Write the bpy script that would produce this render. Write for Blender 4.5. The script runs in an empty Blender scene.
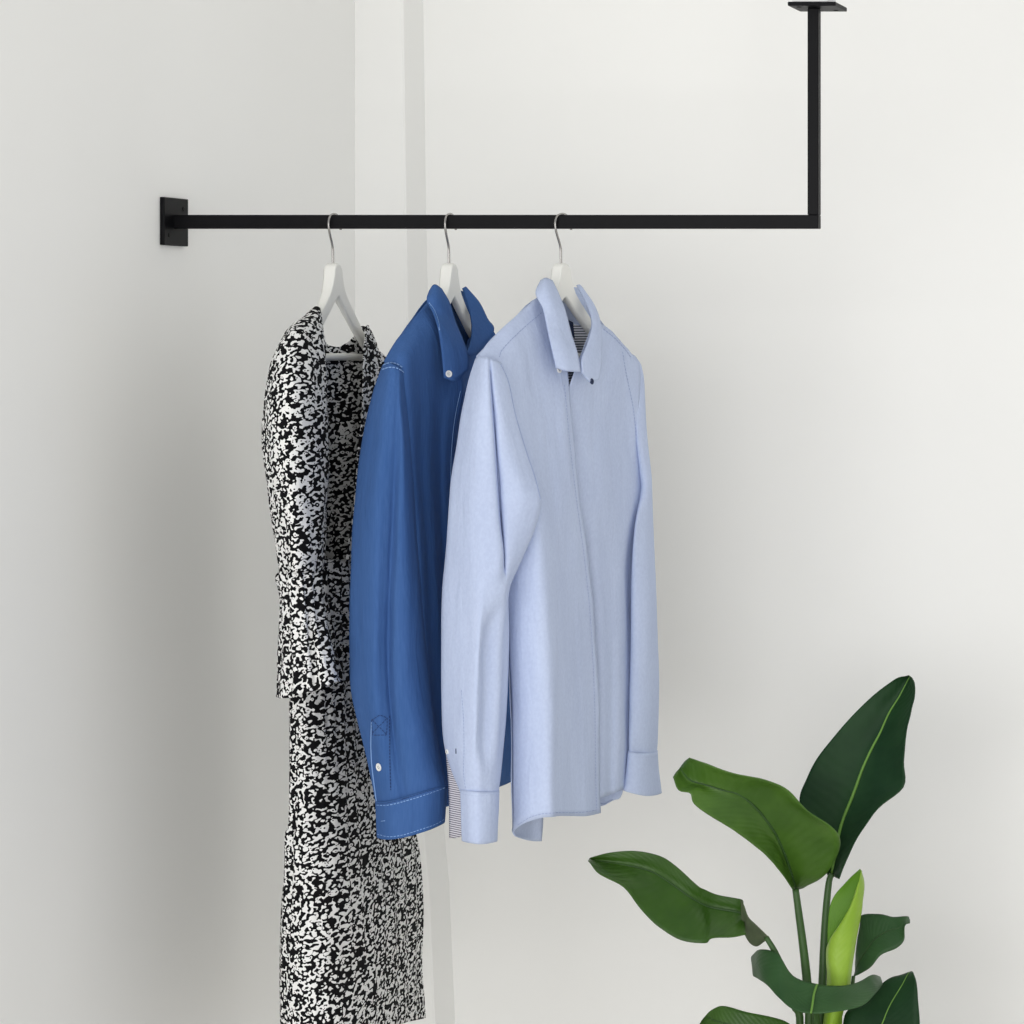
import bpy, bmesh, math, random
from mathutils import Vector, Matrix, noise
from mathutils.bvhtree import BVHTree
random.seed(7)
S = bpy.context.scene
C = S.collection
F, CX, CY, D0, CZ = 2530.0, 1449.0, 327.0, 3.72, 1.6     # lens in pixels, principal point, camera distance to the rail, camera height
PI = math.pi

def P(px, py, Y):
    """world point (metres) seen at a pixel, Y millimetres behind the rail"""
    y = Y / 1000.0
    d = D0 + y
    return Vector(((px - CX) / F * d, y, CZ - (py - CY) / F * d))

# ------------------------------------------------------------------ materials
def new_mat(name):
    m = bpy.data.materials.new(name); m.use_nodes = True
    nt = m.node_tree
    return m, nt, nt.nodes['Principled BSDF']

def N(nt, t, **kw):
    n = nt.nodes.new(t)
    for k, v in kw.items():
        if k in n.inputs: n.inputs[k].default_value = v
        else: setattr(n, k, v)
    return n

def ramp(nt, stops, interp='LINEAR'):
    r = nt.nodes.new('ShaderNodeValToRGB'); r.color_ramp.interpolation = interp
    e = r.color_ramp.elements
    while len(e) < len(stops): e.new(0.5)
    for i, (p, c) in enumerate(stops):
        e[i].position = p; e[i].color = (c[0], c[1], c[2], 1)
    return r

def srgb(r, g, b):
    f = lambda c: (c/255/12.92) if c <= 10 else ((c/255+0.055)/1.055)**2.4
    return (f(r), f(g), f(b), 1)

def coords(nt, scale=(1, 1, 1)):
    tc = nt.nodes.new('ShaderNodeTexCoord'); mp = nt.nodes.new('ShaderNodeMapping')
    mp.inputs['Scale'].default_value = scale
    nt.links.new(tc.outputs['Object'], mp.inputs['Vector'])
    return mp.outputs['Vector']

def wall_mat(name, col, bump=0.03):
    m, nt, b = new_mat(name)
    v = coords(nt)
    n1 = N(nt, 'ShaderNodeTexNoise', Scale=1.3, Detail=3.0); nt.links.new(v, n1.inputs['Vector'])
    c0 = tuple(x*0.97 for x in col[:3]); c1 = tuple(min(1, x*1.02) for x in col[:3])
    r = ramp(nt, [(0.3, c0), (0.7, c1)]); nt.links.new(n1.outputs['Fac'], r.inputs['Fac'])
    nt.links.new(r.outputs['Color'], b.inputs['Base Color'])
    n2 = N(nt, 'ShaderNodeTexNoise', Scale=160.0, Detail=2.0); nt.links.new(v, n2.inputs['Vector'])
    bp = N(nt, 'ShaderNodeBump', Strength=bump, Distance=0.002); nt.links.new(n2.outputs['Fac'], bp.inputs['Height'])
    nt.links.new(bp.outputs['Normal'], b.inputs['Normal'])
    b.inputs['Roughness'].default_value = 0.85
    b.inputs['Specular IOR Level'].default_value = 0.2
    return m

def plain(name, col, rough=0.5, metal=0.0, var=0.06, scale=30, spec=0.5):
    m, nt, b = new_mat(name)
    v = coords(nt)
    n1 = N(nt, 'ShaderNodeTexNoise', Scale=scale, Detail=3.0); nt.links.new(v, n1.inputs['Vector'])
    r = ramp(nt, [(0.3, tuple(x*(1-var) for x in col[:3])), (0.7, tuple(min(1, x*(1+var)) for x in col[:3]))])
    nt.links.new(n1.outputs['Fac'], r.inputs['Fac']); nt.links.new(r.outputs['Color'], b.inputs['Base Color'])
    b.inputs['Roughness'].default_value = rough; b.inputs['Metallic'].default_value = metal
    b.inputs['Specular IOR Level'].default_value = spec
    return m

def cloth_mat(name, c_lo, c_hi, streak=(260, 260, 200), weave=900, bump=0.25, wr=0.4):
    m, nt, b = new_mat(name)
    n1 = N(nt, 'ShaderNodeTexNoise', Scale=1.0, Detail=3.0); nt.links.new(coords(nt, streak), n1.inputs['Vector'])
    n3 = N(nt, 'ShaderNodeTexNoise', Scale=9.0, Detail=4.0); nt.links.new(coords(nt, (1, 1, 0.6)), n3.inputs['Vector'])
    mx = N(nt, 'ShaderNodeMath', operation='ADD'); nt.links.new(n1.outputs['Fac'], mx.inputs[0]); nt.links.new(n3.outputs['Fac'], mx.inputs[1])
    hf = N(nt, 'ShaderNodeMath', operation='MULTIPLY'); nt.links.new(mx.outputs[0], hf.inputs[0]); hf.inputs[1].default_value = 0.5
    r = ramp(nt, [(0.35, c_lo), (0.65, c_hi)]); nt.links.new(hf.outputs[0], r.inputs['Fac'])
    nt.links.new(r.outputs['Color'], b.inputs['Base Color'])
    n2 = N(nt, 'ShaderNodeTexNoise', Scale=weave, Detail=1.0); nt.links.new(coords(nt), n2.inputs['Vector'])
    n4 = N(nt, 'ShaderNodeTexNoise', Scale=1.0, Detail=3.0, Distortion=0.6); nt.links.new(coords(nt, (38, 38, 9)), n4.inputs['Vector'])
    b1 = N(nt, 'ShaderNodeBump', Strength=wr, Distance=0.006); nt.links.new(n4.outputs['Fac'], b1.inputs['Height'])
    b2 = N(nt, 'ShaderNodeBump', Strength=bump, Distance=0.0006); nt.links.new(n2.outputs['Fac'], b2.inputs['Height'])
    nt.links.new(b1.outputs['Normal'], b2.inputs['Normal']); nt.links.new(b2.outputs['Normal'], b.inputs['Normal'])
    b.inputs['Roughness'].default_value = 0.9; b.inputs['Specular IOR Level'].default_value = 0.12
    return m

def stripe_mat(name, ca, cb, freq, tilt=0.0):
    m, nt, b = new_mat(name)
    sx = nt.nodes.new('ShaderNodeSeparateXYZ'); nt.links.new(coords(nt), sx.inputs[0])
    mu = N(nt, 'ShaderNodeMath', operation='MULTIPLY'); nt.links.new(sx.outputs['Z'], mu.inputs[0]); mu.inputs[1].default_value = freq
    ad = N(nt, 'ShaderNodeMath', operation='MULTIPLY_ADD'); nt.links.new(sx.outputs['Y'], ad.inputs[0]); ad.inputs[1].default_value = freq*tilt
    nt.links.new(mu.outputs[0], ad.inputs[2])
    fr = N(nt, 'ShaderNodeMath', operation='FRACT'); nt.links.new(ad.outputs[0], fr.inputs[0])
    r = ramp(nt, [(0.0, ca), (0.55, cb)], 'CONSTANT'); nt.links.new(fr.outputs[0], r.inputs['Fac'])
    nt.links.new(r.outputs['Color'], b.inputs['Base Color'])
    b.inputs['Roughness'].default_value = 0.9; b.inputs['Specular IOR Level'].default_value = 0.1
    return m

def print_mat(name):
    """white brushed blossoms on black crinkled cloth"""
    m, nt, b = new_mat(name)
    v = coords(nt, (1, 0.42, 1.0))
    w = N(nt, 'ShaderNodeTexNoise', Scale=170.0, Detail=0.0); nt.links.new(v, w.inputs['Vector'])
    ws = N(nt, 'ShaderNodeVectorMath', operation='SUBTRACT'); nt.links.new(w.outputs['Color'], ws.inputs[0]); ws.inputs[1].default_value = (.5, .5, .5)
    wm = N(nt, 'ShaderNodeVectorMath', operation='SCALE'); nt.links.new(ws.outputs[0], wm.inputs[0]); wm.inputs['Scale'].default_value = 0.0042
    wa = N(nt, 'ShaderNodeVectorMath', operation='ADD'); nt.links.new(v, wa.inputs[0]); nt.links.new(wm.outputs[0], wa.inputs[1])
    n2 = N(nt, 'ShaderNodeTexNoise', Scale=215.0, Detail=0.3); nt.links.new(wa.outputs[0], n2.inputs['Vector'])
    blob = ramp(nt, [(0.53, (0, 0, 0)), (0.56, (1, 1, 1))]); nt.links.new(n2.outputs['Fac'], blob.inputs['Fac'])
    vo = N(nt, 'ShaderNodeTexVoronoi', Scale=150.0, feature='F1'); nt.links.new(wa.outputs[0], vo.inputs['Vector'])
    ring = ramp(nt, [(0.10, (0, 0, 0)), (0.18, (1, 1, 1)), (0.33, (1, 1, 1)), (0.40, (0, 0, 0))]); nt.links.new(vo.outputs['Distance'], ring.inputs['Fac'])
    sc = nt.nodes.new('ShaderNodeSeparateColor'); nt.links.new(vo.outputs['Color'], sc.inputs[0])
    gt = N(nt, 'ShaderNodeMath', operation='GREATER_THAN'); nt.links.new(sc.outputs[0], gt.inputs[0]); gt.inputs[1].default_value = 0.45
    sel = N(nt, 'ShaderNodeMath', operation='MULTIPLY'); nt.links.new(ring.outputs['Color'], sel.inputs[0]); nt.links.new(gt.outputs[0], sel.inputs[1])
    heart = ramp(nt, [(0.11, (0, 0, 0)), (0.18, (1, 1, 1))]); nt.links.new(vo.outputs['Distance'], heart.inputs['Fac'])
    bh = N(nt, 'ShaderNodeMath', operation='MULTIPLY'); nt.links.new(blob.outputs['Color'], bh.inputs[0]); nt.links.new(heart.outputs['Color'], bh.inputs[1])
    mxx = N(nt, 'ShaderNodeMath', operation='MAXIMUM'); nt.links.new(bh.outputs[0], mxx.inputs[0]); nt.links.new(sel.outputs[0], mxx.inputs[1])
    r = ramp(nt, [(0.35, (0.006, 0.006, 0.007)), (0.6, (0.80, 0.80, 0.79))]); nt.links.new(mxx.outputs[0], r.inputs['Fac'])
    nt.links.new(r.outputs['Color'], b.inputs['Base Color'])
    n4 = N(nt, 'ShaderNodeTexNoise', Scale=1.0, Detail=3.0); nt.links.new(coords(nt, (130, 130, 35)), n4.inputs['Vector'])
    bp = N(nt, 'ShaderNodeBump', Strength=0.5, Distance=0.004); nt.links.new(n4.outputs['Fac'], bp.inputs['Height']); nt.links.new(bp.outputs['Normal'], b.inputs['Normal'])
    b.inputs['Roughness'].default_value = 0.9; b.inputs['Specular IOR Level'].default_value = 0.1
    return m

def leaf_mat(name, c_lo, c_hi, rough=0.38, spec=0.35):
    m, nt, b = new_mat(name)
    n1 = N(nt, 'ShaderNodeTexNoise', Scale=14.0, Detail=3.0); nt.links.new(coords(nt), n1.inputs['Vector'])
    r = ramp(nt, [(0.3, c_lo), (0.7, c_hi)]); nt.links.new(n1.outputs['Fac'], r.inputs['Fac'])
    nt.links.new(r.outputs['Color'], b.inputs['Base Color'])
    # side veins, along the attribute written on the mesh
    uv = nt.nodes.new('ShaderNodeUVMap'); uv.uv_map = 'UVMap'
    sx = nt.nodes.new('ShaderNodeSeparateXYZ'); nt.links.new(uv.outputs[0], sx.inputs[0])
    ab = N(nt, 'ShaderNodeMath', operation='ABSOLUTE')
    sb = N(nt, 'ShaderNodeMath', operation='SUBTRACT'); nt.links.new(sx.outputs['X'], sb.inputs[0]); sb.inputs[1].default_value = 0.5
    nt.links.new(sb.outputs[0], ab.inputs[0])
    ma = N(nt, 'ShaderNodeMath', operation='MULTIPLY_ADD'); nt.links.new(ab.outputs[0], ma.inputs[0]); ma.inputs[1].default_value = -0.35; nt.links.new(sx.outputs['Y'], ma.inputs[2])
    mu = N(nt, 'ShaderNodeMath', operation='MULTIPLY'); nt.links.new(ma.outputs[0], mu.inputs[0]); mu.inputs[1].default_value = 150.0
    sn = N(nt, 'ShaderNodeMath', operation='SINE'); nt.links.new(mu.outputs[0], sn.inputs[0])
    bp = N(nt, 'ShaderNodeBump', Strength=0.1, Distance=0.0012); nt.links.new(sn.outputs[0], bp.inputs['Height']); nt.links.new(bp.outputs['Normal'], b.inputs['Normal'])
    b.inputs['Roughness'].default_value = rough; b.inputs['Specular IOR Level'].default_value = spec
    return m

M = {}
M['wall'] = wall_mat('white_wall_paint', (0.925, 0.925, 0.905, 1))
M['floor'] = wall_mat('pale_screed', (0.74, 0.71, 0.67, 1), 0.1)
M['black'] = plain('black_powder_coat', (0.0035, 0.0035, 0.0045, 1), 0.45, 0.0, 0.1, 200, 0.12)
M['hole'] = plain('dark_hole', (0.002, 0.002, 0.002, 1), 0.9)
M['white'] = plain('white_lacquer', (0.80, 0.80, 0.76, 1), 0.45, 0.0, 0.02, 20, 0.4)
M['chrome'] = plain('chrome_wire', (0.36, 0.35, 0.34, 1), 0.25, 1.0, 0.03)
M['oxford'] = cloth_mat('pale_blue_oxford', srgb(182, 194, 222), srgb(194, 206, 232))
M['stripe'] = stripe_mat('striped_lining', (0.72, 0.73, 0.78), (0.09, 0.10, 0.14), 260.0)
M['cuffstripe'] = stripe_mat('striped_cuff_lining', (0.70, 0.69, 0.74), (0.16, 0.15, 0.20), 330.0)
M['navy'] = plain('navy_label', srgb(40, 52, 84), 0.9)
M['oxthread'] = plain('blue_thread', srgb(150, 165, 205), 0.9)
M['denim'] = cloth_mat('blue_denim', srgb(57, 91, 145), srgb(67, 101, 156), (500, 500, 40), 1000, 0.3, 0.5)
M['denimthread'] = plain('pale_blue_thread', srgb(130, 165, 215), 0.9)
M['darkthread'] = plain('dark_blue_thread', srgb(30, 55, 105), 0.9)
M['pearl'] = plain('pearl_button', (0.82, 0.82, 0.80, 1), 0.3)
M['print'] = print_mat('black_white_blossom_print')
M['leaf'] = leaf_mat('green_leaf', srgb(58, 92, 28), srgb(76, 112, 38))
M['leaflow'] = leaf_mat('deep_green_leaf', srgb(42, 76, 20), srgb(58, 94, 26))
M['leafdark'] = leaf_mat('dark_green_leaf', srgb(24, 52, 30), srgb(36, 66, 38), 0.5, 0.14)
M['leafmid'] = leaf_mat('middle_green_leaf', srgb(44, 76, 42), srgb(60, 94, 54), 0.45, 0.25)
M['leafyoung'] = leaf_mat('young_leaf', srgb(128, 166, 44), srgb(150, 184, 66), 0.45)
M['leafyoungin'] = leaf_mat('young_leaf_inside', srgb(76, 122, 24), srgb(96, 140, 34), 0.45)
M['rib'] = plain('pale_rib', srgb(104, 148, 58), 0.5)
M['ribdark'] = plain('dark_rib', srgb(44, 76, 30), 0.5)
M['stalk'] = plain('stalk_green', srgb(52, 84, 36), 0.5, 0, 0.12, 25)
M['dry'] = plain('dry_leaf', srgb(74, 86, 60), 0.8, 0, 0.25, 40)
M['pot'] = plain('grey_stoneware', (0.42, 0.41, 0.39, 1), 0.7, 0, 0.1, 40)
M['soil'] = plain('potting_soil', (0.03, 0.02, 0.014, 1), 0.95, 0, 0.4, 90)

# ------------------------------------------------------------------ builders
ORIG = {}
def thing(name, loc, label, cat, group=None):
    o = bpy.data.objects.new(name, None); C.objects.link(o)
    o.empty_display_size = 0.05
    o.location = loc; o['label'] = label; o['category'] = cat
    if group: o['group'] = group
    ORIG[o.name] = Vector(loc)
    return o

def link_mesh(name, verts, faces, mat, parent=None, smooth=True, uvs=None, recalc=True):
    """verts in world metres"""
    off = Vector((0, 0, 0)); p = parent
    while p is not None:
        off = off + Vector(p.location); p = p.parent
    me = bpy.data.meshes.new(name)
    me.from_pydata([tuple(Vector(v) - off) for v in verts], [], faces)
    if uvs:
        uvl = me.uv_layers.new(name='UVMap')
        for l in me.loops: uvl.data[l.index].uv = uvs[l.vertex_index]
    if recalc:
        bm = bmesh.new(); bm.from_mesh(me); bmesh.ops.recalc_face_normals(bm, faces=bm.faces); bm.to_mesh(me); bm.free()
    for q in me.polygons: q.use_smooth = smooth
    me.materials.append(mat)
    o = bpy.data.objects.new(name, me); C.objects.link(o)
    if parent: o.parent = parent
    return o

def cr(p0, p1, p2, p3, t):
    return 0.5*((2*p1) + (p2-p0)*t + (2*p0-5*p1+4*p2-p3)*t*t + (3*p1-p0-3*p2+p3)*t*t*t)

def spline(pts, n, closed=False):
    out = []; k = len(pts)
    segs = k if closed else k-1
    for i in range(segs):
        if closed: a, b, c, d = pts[(i-1) % k], pts[i], pts[(i+1) % k], pts[(i+2) % k]
        else:
            b, c = pts[i], pts[i+1]
            a = pts[i-1] if i > 0 else b*2 - c
            d = pts[i+2] if i+2 < k else c*2 - b
        for j in range(n): out.append(cr(a, b, c, d, j/n))
    if not closed: out.append(pts[-1].copy())
    return out

def grid(rows, su=6, sv=6, closed=False):
    """rows of Vectors -> fine grid of Vectors"""
    r1 = [spline(r, su, closed) for r in rows]
    cols = [spline([r[j] for r in r1], sv) for j in range(len(r1[0]))]
    return [[cols[j][i] for j in range(len(cols))] for i in range(len(cols[0]))]

def wrinkle(g, amp, sx, sz, seed, closed=False, pleat=None):
    R, K = len(g), len(g[0]); out = []
    for i in range(R):
        row = []
        for j in range(K):
            a = g[max(i-1, 0)][j]; b = g[min(i+1, R-1)][j]
            c = g[i][(j-1) % K if closed else max(j-1, 0)]; d = g[i][(j+1) % K if closed else min(j+1, K-1)]
            n = (d-c).cross(b-a)
            if n.length > 1e-12: n.normalize()
            v = g[i][j]
            h = noise.noise(Vector((v.x*sx+seed, v.y*sx, v.z*sz))) + 0.5*noise.noise(Vector((v.x*sx*2.3+seed, v.y*sx*2.3+5, v.z*sz*2.1)))
            hh = amp*h
            if pleat: hh += pleat[0]*math.sin(j/K*2*PI*pleat[1] + 1.7*noise.noise(Vector((seed, j*0.05, v.z*3))))
            row.append(v + n*hh)
        out.append(row)
    return out

BV = []
def sheet(name, rows, mat, parent, su=6, sv=6, closed=False, thick=0.0012, wr=(0.0, 20, 6), seed=0.0, world=False, catch=True, cap=False, pleat=None, flip=False):
    pts = rows if (world or isinstance(rows[0][0], Vector)) else [[P(*p) for p in r] for r in rows]
    g = grid(pts, su, sv, closed)
    if wr[0] or pleat: g = wrinkle(g, wr[0], wr[1], wr[2], seed, closed, pleat)
    R, K = len(g), len(g[0])
    vs = [v for r in g for v in r]
    fs = []; uv = []
    for i in range(R):
        for j in range(K): uv.append((j/(K-1), i/(R-1)))
    for i in range(R-1):
        for j in range(K if closed else K-1):
            j2 = (j+1) % K
            fs.append((i*K+j, i*K+j2, (i+1)*K+j2, (i+1)*K+j))
    if cap: fs.append(tuple(range(K)))
    o = link_mesh(name, vs, fs, mat, parent, True, uv)
    if catch: BV.append(BVHTree.FromPolygons(vs, fs))
    if thick:
        md = o.modifiers.new('cloth', 'SOLIDIFY'); md.thickness = thick; md.offset = 0.0
    return o

def tube_rows(rows, depth, nb=4, prof=None):
    """close each front row round the far side: back points lie farther along the line of sight"""
    out = []
    cam = Vector((0, -D0, CZ))
    for k, r in enumerate(rows):
        f = [P(*p) for p in r]
        dk = depth[k] if isinstance(depth, (list, tuple)) else depth
        row = list(f)
        for i in range(1, nb+1):
            t = 1 - i/(nb+1)
            idx = t*(len(f)-1); i0 = int(idx); q = f[i0].lerp(f[min(i0+1, len(f)-1)], idx-i0)
            base = f[0].lerp(f[-1], t)
            q = q if (q-cam).length > (base-cam).length else base.lerp(q, 0.35)
            ray = (q - cam); ray.z = 0; ray.normalize()
            row.append(q + ray*(dk/1000.0)*(math.sin(PI*t)**0.7))
        out.append(row)
    return out

def hit(px, py, lift=1.0):
    cam = Vector((0, -D0, CZ)); d = (P(px, py, 0)-cam).normalized()
    best = None
    for b in BV:
        l, n, i, dist = b.ray_cast(cam, d)
        if l is not None and (best is None or dist < best[2]): best = (l, n, dist)
    if best is None: return None, None
    l, n, dist = best
    if n.dot(d) > 0: n = -n
    return l + n*(lift/1000.0), n

def tube_path(name, pts, rad, mat, parent, nseg=8, sub=6, closed=False, taper=None):
    pts = spline(pts, sub, closed) if sub > 1 else pts
    vs, fs = [], []
    K = len(pts)
    up = Vector((0.31, 0.27, 0.91))
    for i, p in enumerate(pts):
        t = (pts[min(i+1, K-1)] - pts[max(i-1, 0)])
        if t.length < 1e-9: t = Vector((0, 0, 1))
        t.normalize()
        u = t.cross(up)
        if u.length < 1e-3: u = t.cross(Vector((1, 0, 0)))
        u.normalize(); w = t.cross(u)
        up2 = w
        r = rad*(taper(i/(K-1)) if taper else 1)
        for k in range(nseg):
            a = 2*PI*k/nseg
            vs.append(p + u*(r*math.cos(a)) + w*(r*math.sin(a)))
    for i in range(K-1):
        for k in range(nseg):
            k2 = (k+1) % nseg
            fs.append((i*nseg+k, i*nseg+k2, (i+1)*nseg+k2, (i+1)*nseg+k))
    fs.append(tuple(range(nseg))); fs.append(tuple((K-1)*nseg+k for k in range(nseg)))
    return link_mesh(name, vs, fs, mat, parent)

def stitches(name, pix, mat, parent, rad=0.0006, dash=True, n=40, lift=0.8, straight=False):
    """a seam of thread lying on the cloth under the given pixels"""
    pts = [Vector((a, b, 0)) for a, b in pix]
    if not straight: pts = spline(pts, 12)
    # resample
    L = [0.0]
    for i in range(1, len(pts)): L.append(L[-1] + (pts[i]-pts[i-1]).length)
    tot = L[-1]; cnt = max(2, int(tot/1.1))
    w = []
    k = 0
    for i in range(cnt+1):
        d = tot*i/cnt
        while k < len(L)-2 and L[k+1] < d: k += 1
        q = pts[k].lerp(pts[k+1], (d-L[k])/max(1e-6, L[k+1]-L[k]))
        h, nrm = hit(q.x, q.y, lift)
        w.append(h)
    vs, fs = [], []
    def seg(a, b):
        t = (b-a)
        if t.length < 1e-7 or t.length > 0.02: return
        t.normalize(); u = t.cross(Vector((0.4, -0.8, 0.3))).normalized(); v = t.cross(u); o = len(vs)
        for p in (a, b):
            for kk in range(4):
                an = PI/4 + PI/2*kk; vs.append(p + u*(rad*math.cos(an)) + v*(rad*math.sin(an)))
        for kk in range(4):
            k2 = (kk+1) % 4; fs.append((o+kk, o+k2, o+4+k2, o+4+kk))
        fs.append((o, o+1, o+2, o+3)); fs.append((o+4, o+5, o+6, o+7))
    for i in range(cnt):
        if dash and i % 3 == 2: continue
        if w[i] is not None and w[i+1] is not None: seg(w[i], w[i+1])
    if vs: return link_mesh(name, vs, fs, mat, parent)

def lathe(name, prof, origin, axis, mat, parent, seg=24):
    z = axis.normalized(); x = z.orthogonal().normalized(); y = z.cross(x)
    vs, fs = [], []
    for r, h in prof:
        for k in range(seg):
            a = 2*PI*k/seg; vs.append(origin + x*(r*math.cos(a)) + y*(r*math.sin(a)) + z*h)
    for i in range(len(prof)-1):
        for k in range(seg):
            k2 = (k+1) % seg; fs.append((i*seg+k, i*seg+k2, (i+1)*seg+k2, (i+1)*seg+k))
    fs.append(tuple(range(seg))); fs.append(tuple((len(prof)-1)*seg+k for k in range(seg)))
    return link_mesh(name, vs, fs, mat, parent)

def button(px, py, r, parent, mat=None, label=None):
    h, n = hit(px, py, 0.3)
    if h is None: return None
    o = lathe('button', [(r*0.9, 0), (r, 0.0006), (r, 0.0016), (r*0.85, 0.0022), (r*0.65, 0.0016), (r*0.05, 0.0015)], h, n, mat or M['pearl'], parent)
    if label: o['label'] = label
    x = n.orthogonal().normalized(); y = n.cross(x)
    vs, fs = [], []
    for a, b in ((1, 1), (1, -1), (-1, 1), (-1, -1)):
        c = h + x*(a*r*.22) + y*(b*r*.22) + n*0.0013; o0 = len(vs)
        for k in range(6):
            an = PI/3*k
            vs.append(c + x*(r*.11*math.cos(an)) + y*(r*.11*math.sin(an)))
        for k in range(6):
            an = PI/3*k
            vs.append(c + x*(r*.11*math.cos(an)) + y*(r*.11*math.sin(an)) + n*0.0005)
        for k in range(6):
            k2 = (k+1) % 6; fs.append((o0+k, o0+k2, o0+6+k2, o0+6+k))
        fs.append(tuple(o0+6+k for k in range(6)))
    th = link_mesh('button_holes', vs, fs, M['hole'], o)
    return o

def box_mesh(name, lo, hi, mat, parent=None, bev=0.0):
    bm = bmesh.new(); bmesh.ops.create_cube(bm, size=1.0)
    for v in bm.verts:
        v.co = Vector(((lo[0]+hi[0])/2 + v.co.x*(hi[0]-lo[0]), (lo[1]+hi[1])/2 + v.co.y*(hi[1]-lo[1]), (lo[2]+hi[2])/2 + v.co.z*(hi[2]-lo[2])))
    if bev: bmesh.ops.bevel(bm, geom=bm.edges[:], offset=bev, segments=2, affect='EDGES', profile=0.5)
    off = Vector(parent.location) if parent else Vector((0, 0, 0))
    for v in bm.verts: v.co -= off
    me = bpy.data.meshes.new(name); bm.to_mesh(me); bm.free(); me.materials.append(mat)
    o = bpy.data.objects.new(name, me); C.objects.link(o)
    if parent: o.parent = parent
    return o

def struct(o): o['kind'] = 'structure'; return o

# ------------------------------------------------------------------ the room
XL = -1.878; YB = 0.70; ZC = 3.3
struct(box_mesh('floor', (-2.3, -4.6, -0.1), (3.2, YB+0.12, 0.0), M['floor']))
struct(box_mesh('wall_back', (XL-0.12, YB, 0.0), (3.2, YB+0.12, ZC), M['wall']))
struct(box_mesh('wall_left', (XL-0.12, -1.0, 0.0), (XL, YB, ZC), M['wall']))
struct(box_mesh('ceiling', (XL-0.12, -1.0, ZC), (3.2, YB+0.12, ZC+0.1), M['wall']))
# boxed-in pipe in the corner, slightly out of plumb
prof = [(ZC, 0.080, 0.072), (2.17, 0.082, 0.074), (1.82, 0.087, 0.074), (1.58, 0.091, 0.075), (0.75, 0.116, 0.070), (0.63, 0.127, 0.066), (0.40, 0.137, 0.070), (0.0, 0.140, 0.070)]
vs, fs = [], []
for z, w, d in prof:
    y0 = YB - 0.077
    for x, y in ((XL, y0), (XL+w-0.003, y0), (XL+w, y0+0.003), (XL+w+0.004, YB), (XL, YB)): vs.append((x, y, z))
for i in range(len(prof)-1):
    for k in range(5):
        k2 = (k+1) % 5; fs.append((i*5+k, i*5+k2, (i+1)*5+k2, (i+1)*5+k))
fs.append(tuple(range(5))); fs.append(tuple((len(prof)-1)*5+k for k in range(5)))
struct(link_mesh('trim_1', vs, fs, M['wall'], None, False))
ZR = CZ + 0.1545; XP = -0.9334; ZP = CZ + 0.474; HB = 0.0101; HW = 0.008
struct(box_mesh('trim_2', (XP-0.026, -0.026, ZP), (XP+0.026, 0.026, ZC), M['wall'], None, 0.002))

# ------------------------------------------------------------------ rail
rail = thing('clothes_rail', (XL, 0, ZR), 'matt black L-shaped steel clothes rail fixed to the left wall and hung from above', 'clothes rail')
box_mesh('horizontal_bar', (XL+0.006, -HW, ZR-HB), (XP+HW, HW, ZR+HB), M['black'], rail, 0.0012)
box_mesh('upright_bar', (XP-HW, -HW, ZR+HB), (XP+HW, HW, ZP-0.006), M['black'], rail, 0.0012)
wp = box_mesh('wall_plate', (XL, -0.035, ZR-0.035), (XL+0.007, 0.035, ZR+0.035), M['black'], rail, 0.001)
cp = box_mesh('ceiling_plate', (XP-0.030, -0.035, ZP-0.006), (XP+0.040, 0.035, ZP), M['black'], rail, 0.001)
for s in (1, -1):
    lathe('screw_hole', [(0.0035, 0), (0.0035, 0.0006), (0.002, 0.0006)], Vector((XL+0.007, s*0.021, ZR+s*0.020)), Vector((1, 0, 0)), M['hole'], wp, 14).location = -Vector(wp.location)*0
    lathe('screw_hole', [(0.0035, 0), (0.0035, 0.0006), (0.002, 0.0006)], Vector((XP+0.005+s*0.022, s*0.020, ZP-0.006)), Vector((0, 0, -1)), M['hole'], cp, 14)

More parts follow.
